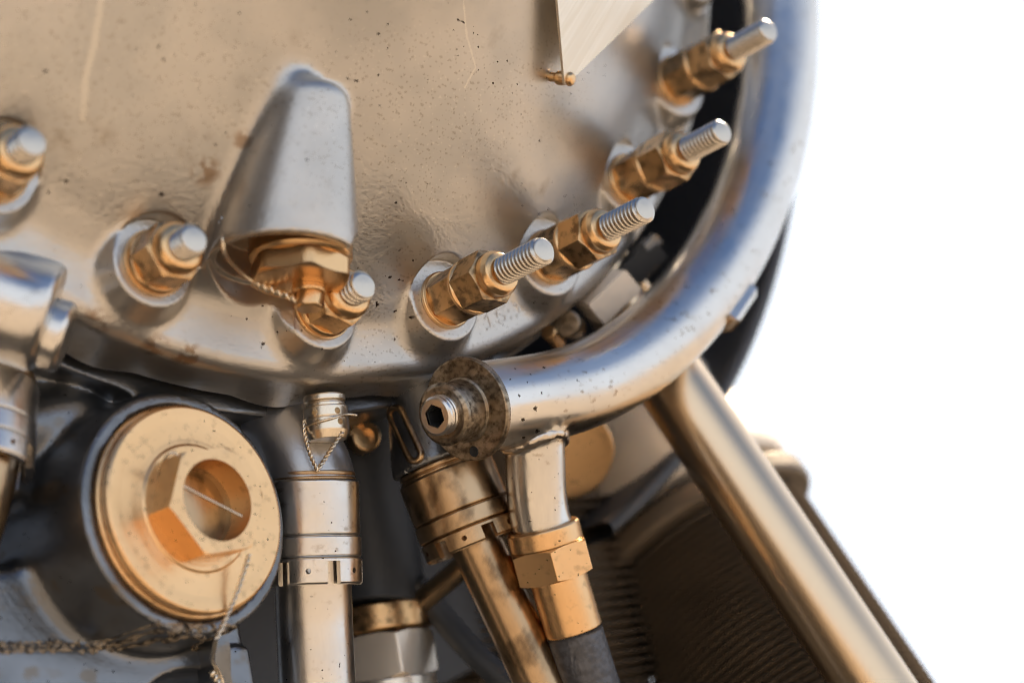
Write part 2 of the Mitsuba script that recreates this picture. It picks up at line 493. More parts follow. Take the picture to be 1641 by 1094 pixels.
# ------------------------------------------------------------------ the ground below: pale concrete with an unseen dark sheet added to darken reflections
def concrete(p, n, uv):
    return mix((0.57, 0.485, 0.385), (0.49, 0.415, 0.325), fbm(p.x * 0.9, p.y * 0.9, 0.0, 4))


def dark_ground(p, n, uv):
    return mix((0.030, 0.028, 0.026), (0.05, 0.046, 0.042), fbm(p.x * 2.5, p.y * 2.5, 0.0, 4))


scene['mat_concrete'] = {'type': 'diffuse', 'reflectance': proc(concrete)}
scene['mat_dark_ground'] = {'type': 'diffuse', 'reflectance': proc(dark_ground)}


def sheet(key, pts, z, bsdf, label):
    m = m3.Manifold.extrude(m3.CrossSection([pts], m3.FillRule.NonZero), 0.02).translate([0, 0, z - 0.02])
    scene[key] = mikit.ply(m, bsdf)
    labels[key] = {'label': label, 'category': 'ground', 'kind': 'structure'}


sheet('ground', [(-3000, -3000), (3000, -3000), (3000, 3000), (-3000, 3000)], 0.0, 'mat_concrete', 'pale sunlit concrete ground far below the engine')
sheet('added_dark_sheet', [(-1.6, -1.6), (-9.0, -14), (-10.0, -40), (-40, -40), (-40, 9), (3.5, 9), (5.0, 6), (4.6, 1.0), (3.2, -1.2), (1.4, -1.6)], 0.004, 'mat_dark_ground', 'added dark ground sheet under and left of the engine, outside the frame, to darken reflections')

# unseen dark wall added outside the frame to darken reflections in left hand faces
hg = 'added_dark_wall'
labels[hg] = {'label': 'added dark wall left of the engine outside the frame, put there to darken reflections', 'category': 'light_blocker'}
scene['mat_dark_wall'] = {'type': 'principled', 'base_color': col(0.035, 0.03, 0.026), 'roughness': 0.7}
scene['mat_dark_wall'] = {'type': 'twosided', 'bsdf': scene['mat_dark_wall']}
ribs = m3.Manifold.compose([m3.Manifold.cube([0.12, 0.18, 12.0], True).translate([-4.9, -9.75 + 0.5 * k, 6.0]) for k in range(44)])
scene['added_dark_wall__wall'] = mikit.ply(m3.Manifold.cube([8.0, 22.0, 12.0], True).translate([-8.95, 1.0, 6.0]), 'mat_dark_wall')
scene['added_dark_wall__wall_ribs'] = mikit.ply(ribs, 'mat_dark_wall')

# ------------------------------------------------------------------ the round gear case: frame of its flange
# C is the middle of the flange at the height of the nut seats, N its outward axis; E1, E2 span the flange.
C = np.array([-108.65, 11.44, 251.41])
N = unit([0.61424, -0.73370, 0.29050])
E1 = unit([0.76677, 0.64192, 0])
E2 = np.cross(N, E1)
R_STUD = 249.4
ANG = [232.25, 248.5, 266.0, 280.62, 295.67, 311.53, 327.11, 342.7]


def case(u, v, w):
    return C + u * E1 + v * E2 + w * N


def from_case(v):
    return C + v[:, :1] * E1 + v[:, 1:2] * E2 + v[:, 2:] * N


def from_case_mesh(m):
    return from_case(np.asarray(m[0])), m[1]


PROFILE = PchipInterpolator([0, 64, 118, 160, 198, 219, 233, 244, 255, 269, 284, 450], [126, 117, 92, 62, 35, 19.5, 7.5, -2.5, -10, -13, -14, -14.5])
SLOPE = PROFILE.derivative()
studs = [(R_STUD * math.cos(math.radians(a)), R_STUD * math.sin(math.radians(a))) for a in ANG]
BOSS_T = math.radians(258.9)
BR, BT = np.array([math.cos(BOSS_T), math.sin(BOSS_T)]), np.array([-math.sin(BOSS_T), math.cos(BOSS_T)])


def case_sdf(p):
    u, v, w = p[:, 0], p[:, 1], p[:, 2]
    r = np.hypot(u, v)
    f = (w - PROFILE(np.minimum(r, 400))) / np.sqrt(1 + SLOPE(np.minimum(r, 400)) ** 2)
    # conical housing that swells out of the dome and opens downwards
    a, b, z = u * BR[0] + v * BR[1], u * BT[0] + v * BT[1], w
    t = np.clip((a - 168) / 74.0, -0.1, 1.4)
    bx, bz = -4 + 4 * t, 49 - 29 * t
    rad = 12.5 + 17 * t
    cone = (np.hypot(b - bx, z - bz) - rad) * 0.96
    cone = smax(cone, 179 - a, 8)
    cone = smax(cone, a - 242, 1.2)
    f = smin(f, cone, 4.5 + 4 * np.clip(-b / 9, 0, 1))
    f = smax(f, r - 275.5, 8)
    for k, (su, sv) in enumerate(studs):
        q = np.hypot(u - su, v - sv)
        pad = smax(q - 17.0 + w * 0.30, w, 0.8)
        f = smin(f, pad, 4.5)
        f = smax(f, -np.maximum(q - 17.9, -w), 0.7)
    # bore and spot face of the housing's mouth
    qb = np.hypot(b, z - 20)
    f = smax(f, -smax(qb - 25.5, 228 - a, 0.8), 0.8)
    f = smax(f, -smax(np.hypot(b, z - 21) - 28.5, 241.0 - a, 1.0), 1.2)
    f = smax(f, -42 - w, 1.0)
    return f


case_key = thing('gear_case', 'large round cast metal gear case with a bolted flange and a cone shaped housing', 'engine case')
v_, f_ = surface(case_sdf, (-279, -279, -45), (279, -60, 118), 1.0)
part(case_key, 'shell', (from_case(v_), f_), 'mat_case', 40)
# the upper part of the dome, outside the frame
rr = np.r_[0.01, np.linspace(4, 275.5, 60)]
aa = np.linspace(-0.24, np.pi + 0.24, 120)
g = np.stack([rr[:, None] * np.cos(aa), rr[:, None] * np.sin(aa), np.repeat(PROFILE(rr)[:, None], 120, 1) - 0.3], -1)
g = np.concatenate([g, g[-1:] * [1, 1, 0] + [0, 0, -25]])
i, j = np.meshgrid(np.arange(len(g) - 1), np.arange(119), indexing='ij')
q = np.stack([i * 120 + j, i * 120 + j + 1, (i + 1) * 120 + j + 1, (i + 1) * 120 + j], -1).reshape(-1, 4)
gv = g.reshape(-1, 3)
gf = np.vstack([q[:, [0, 1, 2]], q[:, [0, 2, 3]]])
part(case_key, 'dome_top', (from_case(gv), gf), 'mat_case', 40)
# cast digits on the flange between the third and fourth long stud
tm = meshkit.text_mesh('15:113', 6.0, 0.5)
tv, tf = raw(tm)
bend = math.radians(286.4) + tv[:, 0] * 1.45 / 262
rad_ = 265.0 - tv[:, 1]
tw = np.stack([rad_ * np.cos(bend), rad_ * np.sin(bend), PROFILE(rad_) - 0.1 + tv[:, 2] * 1.2], 1)
part(case_key, 'cast_number', (from_case(tw), tf), 'mat_case', False)

# ------------------------------------------------------------------ flange studs
def long_stud(k, label, extra=0.0, group=None, spin=0.0):
    low, top = (('mat_worn', 'mat_brass'), ('mat_brass', 'mat_brass'), ('mat_worn', 'mat_worn'), ('mat_brass', 'mat_worn'))[k % 4]
    o = case(*studs[k], 0)
    t = thing('flange_stud', label, 'stud', 'studs round the case flange')
    part(t, 'washer', put(lathe([(0, 0.02), (12.4, 0.02), (12.4, 1.4), (11.8, 1.8), (11.8, 2.4), (0, 2.4)], b=0.25), o, N), 'mat_gold')
    part(t, 'spacer_nut', put(hexagon(11.6, 14.4, 0.10, hi=False), o + N * 2.4, N, spin=spin), low)
    part(t, 'nut_flange', put(lathe([(0, 16.6), (11.4, 16.6), (11.8, 17.4), (11.8, 18.4), (11.0, 19.2), (0, 19.2)], b=0.3), o, N), 'mat_gold')
    part(t, 'lock_nut', put(hexagon(12.2, 14.4, 0.15, lo=False), o + N * 19.0, N, spin=spin * 1.7 + 9), top)
    part(t, 'nut_collar', put(lathe([(0, 33.3), (9.7, 33.3), (9.7, 36.4), (9.0, 37.6), (8.2, 38.8), (6.2, 39.4), (0, 39.4)], b=0.5), o, N), 'mat_gold')
    part(t, 'threaded_rod', put(thread(5.9, 37, 62.4 + extra, 2.3, 1.5), o, N), 'mat_thread')
    return t


def short_stud(k, label, spin=0.0):
    o = case(*studs[k], 0)
    t = thing('flange_stud', label, 'stud', 'studs round the case flange')
    part(t, 'washer', put(lathe([(0, 0.02), (13.4, 0.02), (13.4, 1.6), (0, 1.6)]), o, N), 'mat_gold')
    part(t, 'nut_flange', put(lathe([(0, 1.6), (12.6, 1.6), (12.8, 2.6), (12.0, 4.0), (0, 4.0)], b=0.3), o, N), 'mat_gold')
    part(t, 'lock_nut', put(hexagon(12.4, 12.6, 0.15, lo=False), o + N * 3.9, N, spin=spin), 'mat_brass')
    part(t, 'nut_collar', put(lathe([(0, 16.4), (10.2, 16.4), (10.2, 19.2), (9.5, 20.3), (8.6, 21.4), (6.6, 22.0), (0, 22.0)], b=0.5), o, N), 'mat_gold')
    part(t, 'threaded_rod', put(thread(6.2, 20, 30.2, 2.5, 1.5), o, N), 'mat_thread')
    return t


short_stud(0, 'short brass flange stud cut by the left edge of the picture', 12)
short_stud(1, 'short brass flange stud in a deep round seat left of the cone shaped housing', 24)
short_stud(2, 'short brass flange stud right under the mouth of the cone shaped housing', 8)
long_stud(3, 'long brass flange stud with bare thread, nearest to the stud under the housing', 3.5, spin=8)
long_stud(4, 'second long brass flange stud from the bottom, just behind the sharpest one', 1.5, spin=22)
long_stud(5, 'third long brass flange stud, between the bent tube and the name plate', 0, spin=4)
long_stud(6, 'topmost long brass flange stud by the upper end of the bent tube', 0, spin=30)

# ------------------------------------------------------------------ gland in the mouth of the housing, with its screw and wire
def mouth(a, b, w):
    q = BR * a + BT * b
    return case(q[0], q[1], w)


D_MOUTH = BR[0] * E1 + BR[1] * E2
t = thing('gland_plug', 'brass gland nut with a small screw in the mouth of the cone shaped housing', 'plug')
part(t, 'seal_ring', put(lathe([(0, 228.5), (20.0, 228.5), (20.0, 240.0), (18.6, 241.5), (0, 241.5)]), mouth(0, 6, 23), D_MOUTH), 'mat_gold')
part(t, 'hex_body', put(hexagon(20.5, 8.5, 0.12, rnd=5.0), mouth(241.2, 6, 22.5), D_MOUTH, N, 22), 'mat_gold')
part(t, 'screw_collar', put(lathe([(0, 0), (6.6, 0), (6.6, 2.4), (6.0, 3.2), (0, 3.2)]), mouth(249.6, 11, 21), D_MOUTH), 'mat_gold')
part(t, 'screw_head', put(lathe([(0, 3.2), (6.0, 3.2), (6.0, 8.6), (5.2, 9.4), (0, 9.4)], 6, 0.3), mouth(249.6, 11, 21), D_MOUTH), 'mat_gold')
t = thing('lock_wire', 'bright lock wire curving from the housing to the screw in its mouth', 'wire')
wp = spline([mouth(236, -27.5, 22), mouth(242.5, -26.5, 20), mouth(245.5, -18.5, 15), mouth(249, -8.6, 12.5), mouth(252, 0.5, 15), mouth(256, 7, 20)], 60)
part(t, 'single_run', tube(wp[:38], 0.9, 10), 'mat_wire')
part(t, 'twisted_run', twisted(wp[36:], 0.8, 6.0), 'mat_wire')

# ------------------------------------------------------------------ name plate on stand-offs
PN = unit([0.8492, -0.5049, -0.1544])
pl = [case(*q) for q in [(87.1, -167.6, 53.0), (96.0, -161.9, 52.4), (107.2, -154.0, 51.9), (130.3, -137.9, 51.0), (154.1, -120.7, 50.3), (170.5, -105.2, 51.6), (69.8, -128.2, 79.1)]]
B_ = basis(PN, [0, 0, 1])
P0 = pl[0]
flat = [((p - P0) @ B_[:, 0], (p - P0) @ B_[:, 1]) for p in pl]
cs = m3.CrossSection([[(float(a), float(b)) for a, b in flat]])
if cs.area() < 1:
    cs = m3.CrossSection([[(float(a), float(b)) for a, b in flat][::-1]])
cs = cs.offset(-0.8, m3.JoinType.Miter).offset(0.8, m3.JoinType.Round)
t = thing('name_plate', 'pale metal name plate standing off the case at the top edge of the picture', 'name plate')
part(t, 'sheet', put(m3.Manifold.extrude(cs, 1.1).translate([0, 0, -1.1]), P0, PN, [0, 0, 1]), 'mat_plate', False)
ctr = np.mean(pl, 0)
for j in (0, 5):
    q = P0 + (ctr - P0) * 0.105 if j == 0 else pl[5] + (ctr - pl[5]) * 0.1
    part(t, 'rivet', put(lathe([(0, -0.1), (3.1, -0.1), (3.0, 0.9), (2.2, 1.9), (0, 2.3)], 40), q, PN), 'mat_gold')
    part(t, 'stand_off', put(lathe([(0, -12), (2.0, -12), (2.0, -6.6), (2.9, -5.6), (3.1, -3.8), (2.6, -1.1), (0, -1.1)], 32), q, PN), 'mat_gold')

# ------------------------------------------------------------------ bent tube with its end cap and branch
RING = [(-5.3, -18.0, -25.8), (16.2, -0.6, -22.6), (36.2, 19.9, -16.3), (58.1, 43.4, -3.4), (78.8, 68.2, 15.4), (96.5, 92.0, 38.4), (110.8, 114.4, 64.7), (121.5, 135.0, 93.9), (128.4, 153.2, 125.6), (131.7, 169.2, 158.8), (131.1, 182.2, 193.2), (125.5, 193.3, 233.0)]
END = np.array([-18.0, -29.5, -27.4])
path = spline([END + np.array([0.0, 0, 0])] + RING, 160)
CAP_AX = unit([-0.60, -0.79, -0.12])
BRANCH = spline([(6.0, -9.0, -24.5), (9.5, -6.0, -48.0), (12.4, -3.0, -76.0), (15.5, -2.2, -84.0)], 40)
from scipy.spatial import cKDTree
tp, tb = cKDTree(path), cKDTree(BRANCH)
step_p = np.gradient(path, axis=0)


def seg_dist(p, line, tree):
    _, i = tree.query(p)
    i0 = np.clip(i - 1, 0, len(line) - 2)
    best = np.full(len(p), 1e9)
    for o in (0, 1):
        k = np.clip(i0 + o, 0, len(line) - 2)
        a, b = line[k], line[k + 1]
        d = b - a
        h = np.clip(((p - a) * d).sum(1) / (d * d).sum(1), 0, 1)
        best = np.minimum(best, np.linalg.norm(p - a - d * h[:, None], axis=1))
    return best


def tee_sdf(p):
    a = seg_dist(p, path, tp) - 18.6
    a = smax(a, (p - END) @ CAP_AX, 0.5)
    b = seg_dist(p, BRANCH, tb) - 12.6
    b = smax(b, -80.0 - p[:, 2], 0.8)
    d = smin(a, b, 3.0)
    lumps = meshkit.noise(p * 0.33, 3) - 0.45
    seam = np.exp(-((a - b) / 3.2) ** 2) * np.exp(-(np.maximum(a, b) / 3.0) ** 2)
    return d - seam * (1.3 + 3.4 * lumps)


t_tube = thing('bent_tube', 'thick bright bent tube sweeping round the right of the case, with a welded branch', 'tube')
vv, ff = surface(tee_sdf, (-34, -62, -90), (80, 78, 34), 0.8)
CUT = int(np.argmin(np.abs(path[:, 0] - 50)))
cd_ = unit(path[CUT + 1] - path[CUT - 1])
keep = vv[ff].mean(1) @ cd_ < path[CUT] @ cd_ + 0.6
part(t_tube, 'welded_tee', (vv, ff[keep]), 'mat_tee', 45)
part(t_tube, 'pipe', tube(path[CUT - 1:], 18.57, 72), 'mat_steel', True)
wa = np.linspace(0, 2 * np.pi, 90)
wb = []
for q in wa:
    dvec = math.cos(q) * np.array([1.0, 0, 0]) + math.sin(q) * np.array([0, 1.0, 0])
    lo_, hi_ = 5.0, 40.0
    pt0 = np.array([6.6, -8.6, -26.0]) + dvec * 13.2
    zz = np.linspace(-62, -26, 120)
    cand = np.stack([np.full(120, pt0[0]) + (-26 - zz) * 0.13, np.full(120, pt0[1]) + (-26 - zz) * 0.12, zz], 1)
    dd = seg_dist(cand, path, tp)
    k = np.where(dd > 18.9)[0]
    wb.append(cand[k[-1]] if len(k) else cand[0])
wb = np.array(wb)
wr = 1.5 + 1.9 * meshkit.noise(np.stack([np.cos(wa) * 3, np.sin(wa) * 3, wa * 0], 1), 8)
part(t_tube, 'weld_bead', tube(wb, wr, 12, False), 'mat_weld', 50)
part(t_tube, 'end_flange', put(lathe([(0, -1.6), (20.6, -1.6), (21.4, -1.0), (21.4, 1.0), (20.8, 1.8), (0, 1.8)], 96, 0.4), END, CAP_AX), 'mat_dirty')
sock = hexagon(5.0, 20, 0, False, False, 0.1).translate([0, 0, 6])
boss_ = solid([(0, 1.7), (13.4, 1.7), (13.4, 3.2), (12.5, 4.0), (12.3, 13.4), (12.9, 14.0), (12.9, 15.8), (11.2, 17.0), (9.6, 16.2), (0, 16.2)], 80, 0.3) - cyl(7.5, 4, 30)
part(t_tube, 'screw_boss', put(boss_, END, CAP_AX), 'mat_dirty')
head = np.array([[8.2, 16.0], [8.2, 17.0], [7.6, 17.5], [8.2, 18.0], [8.2, 18.8], [7.6, 19.3], [8.2, 19.8], [8.0, 20.8], [7.0, 21.6]])
scr = solid([(0, 4.2), (8.2, 4.2)] + [tuple(x) for x in head] + [(0, 21.6)], 64, 0.15) - sock
part(t_tube, 'socket_screw', put(scr, END, CAP_AX, spin=14), 'mat_steel')
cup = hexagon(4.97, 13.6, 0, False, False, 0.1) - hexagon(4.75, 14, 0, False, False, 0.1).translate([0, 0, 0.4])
part(t_tube, 'socket_shade', put(cup.translate([0, 0, 6.8]), END, CAP_AX, spin=14), 'mat_dark')  # near-black lining stands in for the shade inside the socket
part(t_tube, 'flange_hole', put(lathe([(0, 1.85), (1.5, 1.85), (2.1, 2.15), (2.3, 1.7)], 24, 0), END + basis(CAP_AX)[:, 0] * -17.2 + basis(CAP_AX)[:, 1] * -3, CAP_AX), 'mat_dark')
ti = int(np.argmin(np.linalg.norm(path - np.array([88.2, 80.5, 27.5]), axis=1)))
tabp = path[ti]
tabd = unit(path[ti + 2] - path[ti - 2])
out_ = unit(np.cross(tabd, [0, -1, 0]))
out_ = out_ if out_[0] > 0 else -out_
Mtab = np.stack([tabd, np.cross(out_, tabd), out_], 1)
tb_ = m3.Manifold.hull(box(0, 0, 17.5, 23, 9, 4) + box(0, 0, 20.6, 18, 6, 2))
tv, tf = raw(tb_)
part(t_tube, 'weld_tab', (tv @ Mtab.T + tabp + np.array([0, -6.0, 0]), tf), 'mat_steel')
tv, tf = raw(m3.Manifold.hull(box(0, 0, 16, 14, 12, 4) + box(0, 0, 21, 6, 8, 2)))
part(t_tube, 'lower_lug', (tv @ Mtab.T + path[ti - 3] + np.array([0, -3.0, 0]), tf), 'mat_bronze')

# union nut, ferrule and hose below the branch
t = thing('union_nut', 'brass hexagonal union nut under the welded branch of the bent tube', 'nut')
BA = unit([0.25, 0.06, -0.96])
bo = np.array([12.6, -3.0, -77.0])
part(t, 'collar', put(lathe([(0, 0), (14.6, 0), (15.6, 1.0), (15.6, 8.0), (14.8, 9.0), (0, 9.0)], 72, 0.5), bo, BA), 'mat_plug')
part(t, 'hexagon', put(hexagon(18.0, 14.0, 0.10), bo + BA * 8.4, BA, [0.9, -0.4, 0.3], 5), 'mat_plug')
part(t, 'ferrule', put(lathe([(0, 22.0), (12.2, 22.0), (12.2, 46.0), (11.8, 46.6), (0, 46.6)], 72, 0.3), bo, unit(BA + np.array([0.045, 0.01, 0]))), 'mat_plug')
ho = bo + unit(BA + np.array([0.045, 0.01, 0])) * 46.0
t = thing('grey_hose', 'grey hose running down out of the brass union nut', 'hose')
part(t, '', tube(spline([ho, ho + np.array([5.2, 0.8, -17]), ho + np.array([11.5, 2, -36]), ho + np.array([20, 4, -62]), ho + np.array([32, 8, -100])], 40), 11.9, 48), 'mat_hose', True)

# ------------------------------------------------------------------ conduits with castellated collars
def conduit(o, ax, hint, s, tube_path, tube_r, label, m_sleeve, m_tube, L=(23, 32, 43), spin=0, notches=6, top=True):
    t = thing('conduit', label, 'conduit', 'conduits with castellated collar nuts')
    o, ax = np.array(o, float), unit(ax)
    if top:
        part(t, 'top_ring', put(lathe([(0, -5.4), (17.0 * s, -5.4), (17.8 * s, -4.6), (17.2 * s, -3.4), (18.6 * s, -2.8), (18.6 * s, -1.6), (18.0 * s, -1.0), (18.9 * s, -0.4), (18.9 * s, 0.4), (0, 0.4)], 72, 0.25), o, ax, hint), 'mat_bronze')
    part(t, 'sleeve', put(lathe([(0, 0), (18.6 * s, 0), (20.0 * s, 1.2), (20.0 * s, L[0] - 0.6), (19.4 * s, L[0]), (0, L[0])], 96, 0.4), o, ax, hint), m_sleeve)
    part(t, 'lock_ring', put(lathe([(0, L[0]), (19.3 * s, L[0]), (20.4 * s, L[0] + 0.8), (20.4 * s, L[1] - 0.8), (19.3 * s, L[1]), (0, L[1])], 96, 0.35), o, ax, hint), m_sleeve)
    ring = solid([(0, L[1]), (19.6 * s, L[1]), (20.5 * s, L[1] + 0.6), (20.5 * s, L[2] - 1.0), (19.9 * s, L[2] - 0.2), (19.9 * s, L[2]), (0, L[2])], 96, 0.2) - cyl(17.2 * s, L[1] + 1.5, L[2] + 1)
    h = L[2] - L[1]
    for k in range(notches):
        a = 360.0 / notches * k
        ring = ring - box(20 * s, 0, L[1] + 1.6 + h / 2, 12, 5.6 * s, h).rotate([0, 0, a])
        ring = ring - m3.Manifold.cylinder(12, 1.15, 1.15, 16).rotate([0, 90, 0]).translate([14 * s, 0, L[1] + h * 0.5]).rotate([0, 0, a + 180.0 / notches])
    part(t, 'castle_nut', put(ring, o, ax, hint, spin), m_sleeve)
    part(t, 'tube', tube(tube_path, tube_r, 64), m_tube, True)
    return t


ax2 = unit([0.035, -0.115, -0.99])
o2 = np.array([-82.9, -22.0, -57.0])
c2 = conduit(o2, ax2, [0.2, -1, 0], 1.0, [o2 + ax2 * 30, o2 + ax2 * 60 + [0.3, 0, 0], o2 + ax2 * 90 + [1, 0, 0], o2 + ax2 * 130 + [2.2, 0, 0]], 15.7,
             'bright steel conduit with castellated collar, right of the big brass plug', 'mat_steel', 'mat_steel', spin=-19)
ax3 = unit([0.375, -0.12, -0.93])
o3 = np.array([-28.6, 12.0, -54.5])
conduit(o3, ax3, [0, -1, 0], 1.05, spline([o3 + ax3 * 20, (-10.7, 8.0, -94.7), (0.8, 6, -119), (12.6, 4.0, -144.2), (30, 0.0, -182)], 40), 11.2,
        'bronze coloured conduit leaning behind the union nut of the bent tube', 'mat_bronze', 'mat_bronze', L=(19, 27, 35), spin=-25)
ax1 = unit([0.03, -0.50, -0.86])
o1 = np.array([-199.5, -96.0, -17.0])
conduit(o1, ax1, [0, -1, 0], 1.0, spline([o1 + ax1 * 20, o1 + ax1 * 45 + [-2, 2, 0], o1 + ax1 * 80 + [-12, 12, 0], o1 + ax1 * 120 + [-30, 26, 0]], 30), 15.0,
        'bright steel conduit collar at the left edge of the picture', 'mat_steel', 'mat_bronze', L=(18, 27, 36), spin=-18)
# necks the collars are screwed to
neck2 = thing('conduit_neck', 'grey cast elbow curving down into the bright steel collar right of the plug', 'pipe fitting')
part(neck2, '', tube(spline([o2 + [0, 0, -3], o2 + [-2.5, 2, 6], o2 + [-9, 7, 16], o2 + [-19, 15, 31], o2 + [-34, 28, 54]], 40), np.r_[np.full(4, 18.8), np.linspace(18.8, 16.5, 36)], 64), 'mat_neck', True)
t = thing('banjo_elbow', 'wide polished elbow with a smaller end cap above the left collar', 'pipe fitting')
EA = unit([0.93, 0.06, -0.30])
eo = np.array([-171.0, -112.0, 8.0])
part(t, 'barrel', put(lathe([(0, -120), (21.5, -120), (21.5, -5), (20.2, -1.0), (15.0, 0), (0, 0)], 96, 2.2), eo, EA), 'mat_steel', 40)
part(t, 'end_cap', put(lathe([(0, -2), (13.6, -2), (13.8, 4.4), (12.4, 6.0), (0, 6.4)], 72, 1.2), eo + EA * 0.5 + np.array([-1.0, 0, -5.0]), EA), 'mat_steel', 40)
part(t, 'stem', put(lathe([(0, -30), (14.0, -30), (14.0, 0), (0, 0)], 64, 0.6), o1 - ax1 * 2, ax1), 'mat_steel', 40)

# ------------------------------------------------------------------ crankcase casting with the boss of the big plug
PC = np.array([-75.3, -322.0])
PAX = unit([0.685, -0.67, 0.285])
ring_c = case(PC[0], PC[1], -30)
PB = basis(PAX, E1)
TURN['c'], TURN['a'] = [float(x) for x in W(ring_c)], [float(x) for x in ROT @ PAX]


def plug_at(a, b, h):
    return ring_c + PB @ np.array([a, b, h], float)


def crank_sdf(p):
    u, v, w = p[:, 0], p[:, 1], p[:, 2]
    r = np.hypot(u, v)
    flange = smax(r - 281.0, w + 47.0, 1.6)
    d_ = from_case(p) - ring_c
    hh = d_ @ PAX
    q = np.linalg.norm(d_ - hh[:, None] * PAX, axis=1)
    boss = smax(q - 47.4 - np.clip(-hh, 0, 99) * 0.07, hh, 1.3)
    slab = smax(smax(w + 62, u + 37, 5), v + 331, 8)
    back = smax(smax(w + 106, u + 10, 6), v + 280, 10)
    cover = smax(smax(w + 59.5, u + 36, 5), v + 0.0755 * (u + 145) + 362.8, 2)
    web = smax(smax(np.maximum(u - 2, -150 - u), w + 62, 5), -v - 305, 6)
    f = smin(flange, web, 4)
    f = smin(f, back, 8)
    f = smin(f, boss, 8)
    f = smin(f, slab, 7)
    f = smin(f, cover, 2.0)
    a, b = np.array([-150, -284, -72.0]), np.array([-101.0, -275, -64.0])
    d = b - a
    h = np.clip(((p - a) @ d) / (d @ d), 0, 1)
    cap = np.linalg.norm(p - a - h[:, None] * d, axis=1) - 12.5
    f = smin(f, cap, 7)
    f = smax(f, -smax(q - 42.6, -2.0 - hh, 0.5), 0.4)
    f = smax(f, -(np.linalg.norm((p - [-68, -388, -60.0]) * [0.5, 1, 0.8], axis=1) - 10), 1.5)
    return smax(f, -122 - w, 1)


ck = thing('crankcase', 'blue grey crankcase casting that carries the big brass plug', 'crankcase')
vv, ff = surface(crank_sdf, (-290, -450, -124), (290, -60, -26), 1.3)
part(ck, 'casting', (from_case(vv), ff), 'mat_casting', 40)
# seam with squeezed out sealant
rng = np.random.default_rng(4)
us = np.linspace(-255, -48, 260)
for off, rr_, sd_ in ((0.0, 2.1, 0), (1.9, 1.7, 3), (-1.6, 1.3, 6)):
    ln = np.stack([us, -0.0755 * (us + 145) - 362.3 - off + 1.6 * (meshkit.fbm(np.stack([us * 0.2, us * 0 + sd_, us * 0], 1), 3) - 0.5), np.full_like(us, -18.0)], 1)
    for _ in range(40):
        ln[:, 2] -= np.clip(crank_sdf(ln), -2, 6) * 0.8
    rad_ = rr_ * (0.1 + 1.7 * meshkit.fbm(np.stack([us * 0.75, us * 0 + sd_, us * 0 + 9], 1), 4) ** 2)
    ln[:, 2] -= rr_ * 0.25
    part(ck, 'sealant_bead', tube(from_case(ln), rad_, 10), 'mat_sealant', 60)
lug = raw(m3.Manifold.hull(box(-58, -371, -54, 7, 6, 14) + box(-57, -381, -58, 8, 12, 10)))
part(ck, 'wire_lug', (from_case(lug[0]), lug[1]), 'mat_casting')

# big brass plug
t = thing('brass_plug', 'big round brass plug with a hollow hexagon head, lower left', 'plug')
part(t, 'disc', put(lathe([(16.2, -3), (41.6, -3), (42.2, -2), (42.2, 1.0), (41.4, 1.8), (39.9, 2.0), (39.6, 3.0), (41.0, 4.0), (41.0, 5.8), (39.8, 6.6), (34, 6.2), (28.0, 6.2), (25.2, 6.4), (24.6, 7.2), (23.8, 7.2), (16.2, 7.2), (16.2, -3)], 128, 0.4), ring_c, PAX), 'mat_turned')
hx = hexagon(22.8, 12.6, 0.05, lo=False, rnd=0.4) - cyl(16.0, -2.0, 30, 72)
part(t, 'hexagon_head', put(hx, ring_c + PAX * 7.1, PAX, E1, 5), 'mat_plug')
part(t, 'recess_wall', put(lathe([(16.1, -3), (16.1, 9)], 64, 0), ring_c, PAX), 'mat_bronze', True)
part(t, 'recess_floor', put(lathe([(0, 2.0), (16.3, 2.0), (16.3, 3.4), (12, 3.9), (0, 4.4)], 64, 0.3), ring_c, PAX), 'mat_bronze')
part(t, 'cross_wire', tube(np.array([plug_at(-17.6, 7.0, 19.1), plug_at(10.6, -6.4, 19.1)]), 0.55, 10), 'mat_wire', True)
t = thing('twisted_wire', 'twisted lock wire from the big brass plug down to the casting', 'wire')
A_, B2 = plug_at(16.2, -20.2, 13), plug_at(2.3, -50.0, 2.5)
part(t, 'strand_pair', twisted(spline([A_, plug_at(8.6, -35.5, 10.2), B2], 30), 0.52, 5.2), 'mat_wire')
part(t, 'end_loop', tube(spline([B2, case(-70.0, -376.4, -36), case(-64.0, -378.5, -46), case(-58.5, -383, -51), case(-57, -387, -52.5)], 24), 0.85, 10), 'mat_wire', True)
part(t, 'tail', twisted(spline([case(-62, -381, -51), case(-60, -386, -51), case(-57, -391, -51)], 14), 0.85, 4.5), 'mat_wire')
part(t, 'upper_loop', tube(spline([plug_at(-15.5, 17.5, 19.6), plug_at(-18.4, 18.2, 19.6), plug_at(-19.6, 16.6, 16.5), plug_at(-19.6, 13.5, 12)], 30), 0.6, 10), 'mat_wire', True)

# ------------------------------------------------------------------ small fittings between the case and the conduits
t = thing('castle_screw', 'drilled slotted screw with lock wire under the case rim', 'screw')
so, sa = np.array([-76.2, -34.0, -22.0]), unit([0.10, -0.20, -0.97])
part(t, 'washer', put(lathe([(0, 0), (8.2, 0), (8.6, 0.6), (8.6, 2.6), (7.8, 3.2), (8.2, 3.8), (8.2, 5.2), (0, 5.2)], 48, 0.3), so, sa), 'mat_wire')
hd = solid([(0, 5.0), (9.0, 5.0), (9.2, 5.6), (9.2, 9.4), (8.9, 9.8), (9.2, 10.2), (9.2, 15.0), (7.6, 18.4), (0, 18.6)], 64, 0.3)
for a in range(0, 360, 60):
    hd = hd - m3.Manifold.cylinder(8, 1.35, 1.35, 16).rotate([0, 90, 0]).translate([5, 0, 7.9]).rotate([0, 0, a + 12]) - m3.Manifold.cylinder(8, 1.35, 1.35, 16).rotate([0, 90, 0]).translate([5, 0, 12.2]).rotate([0, 0, a + 6])
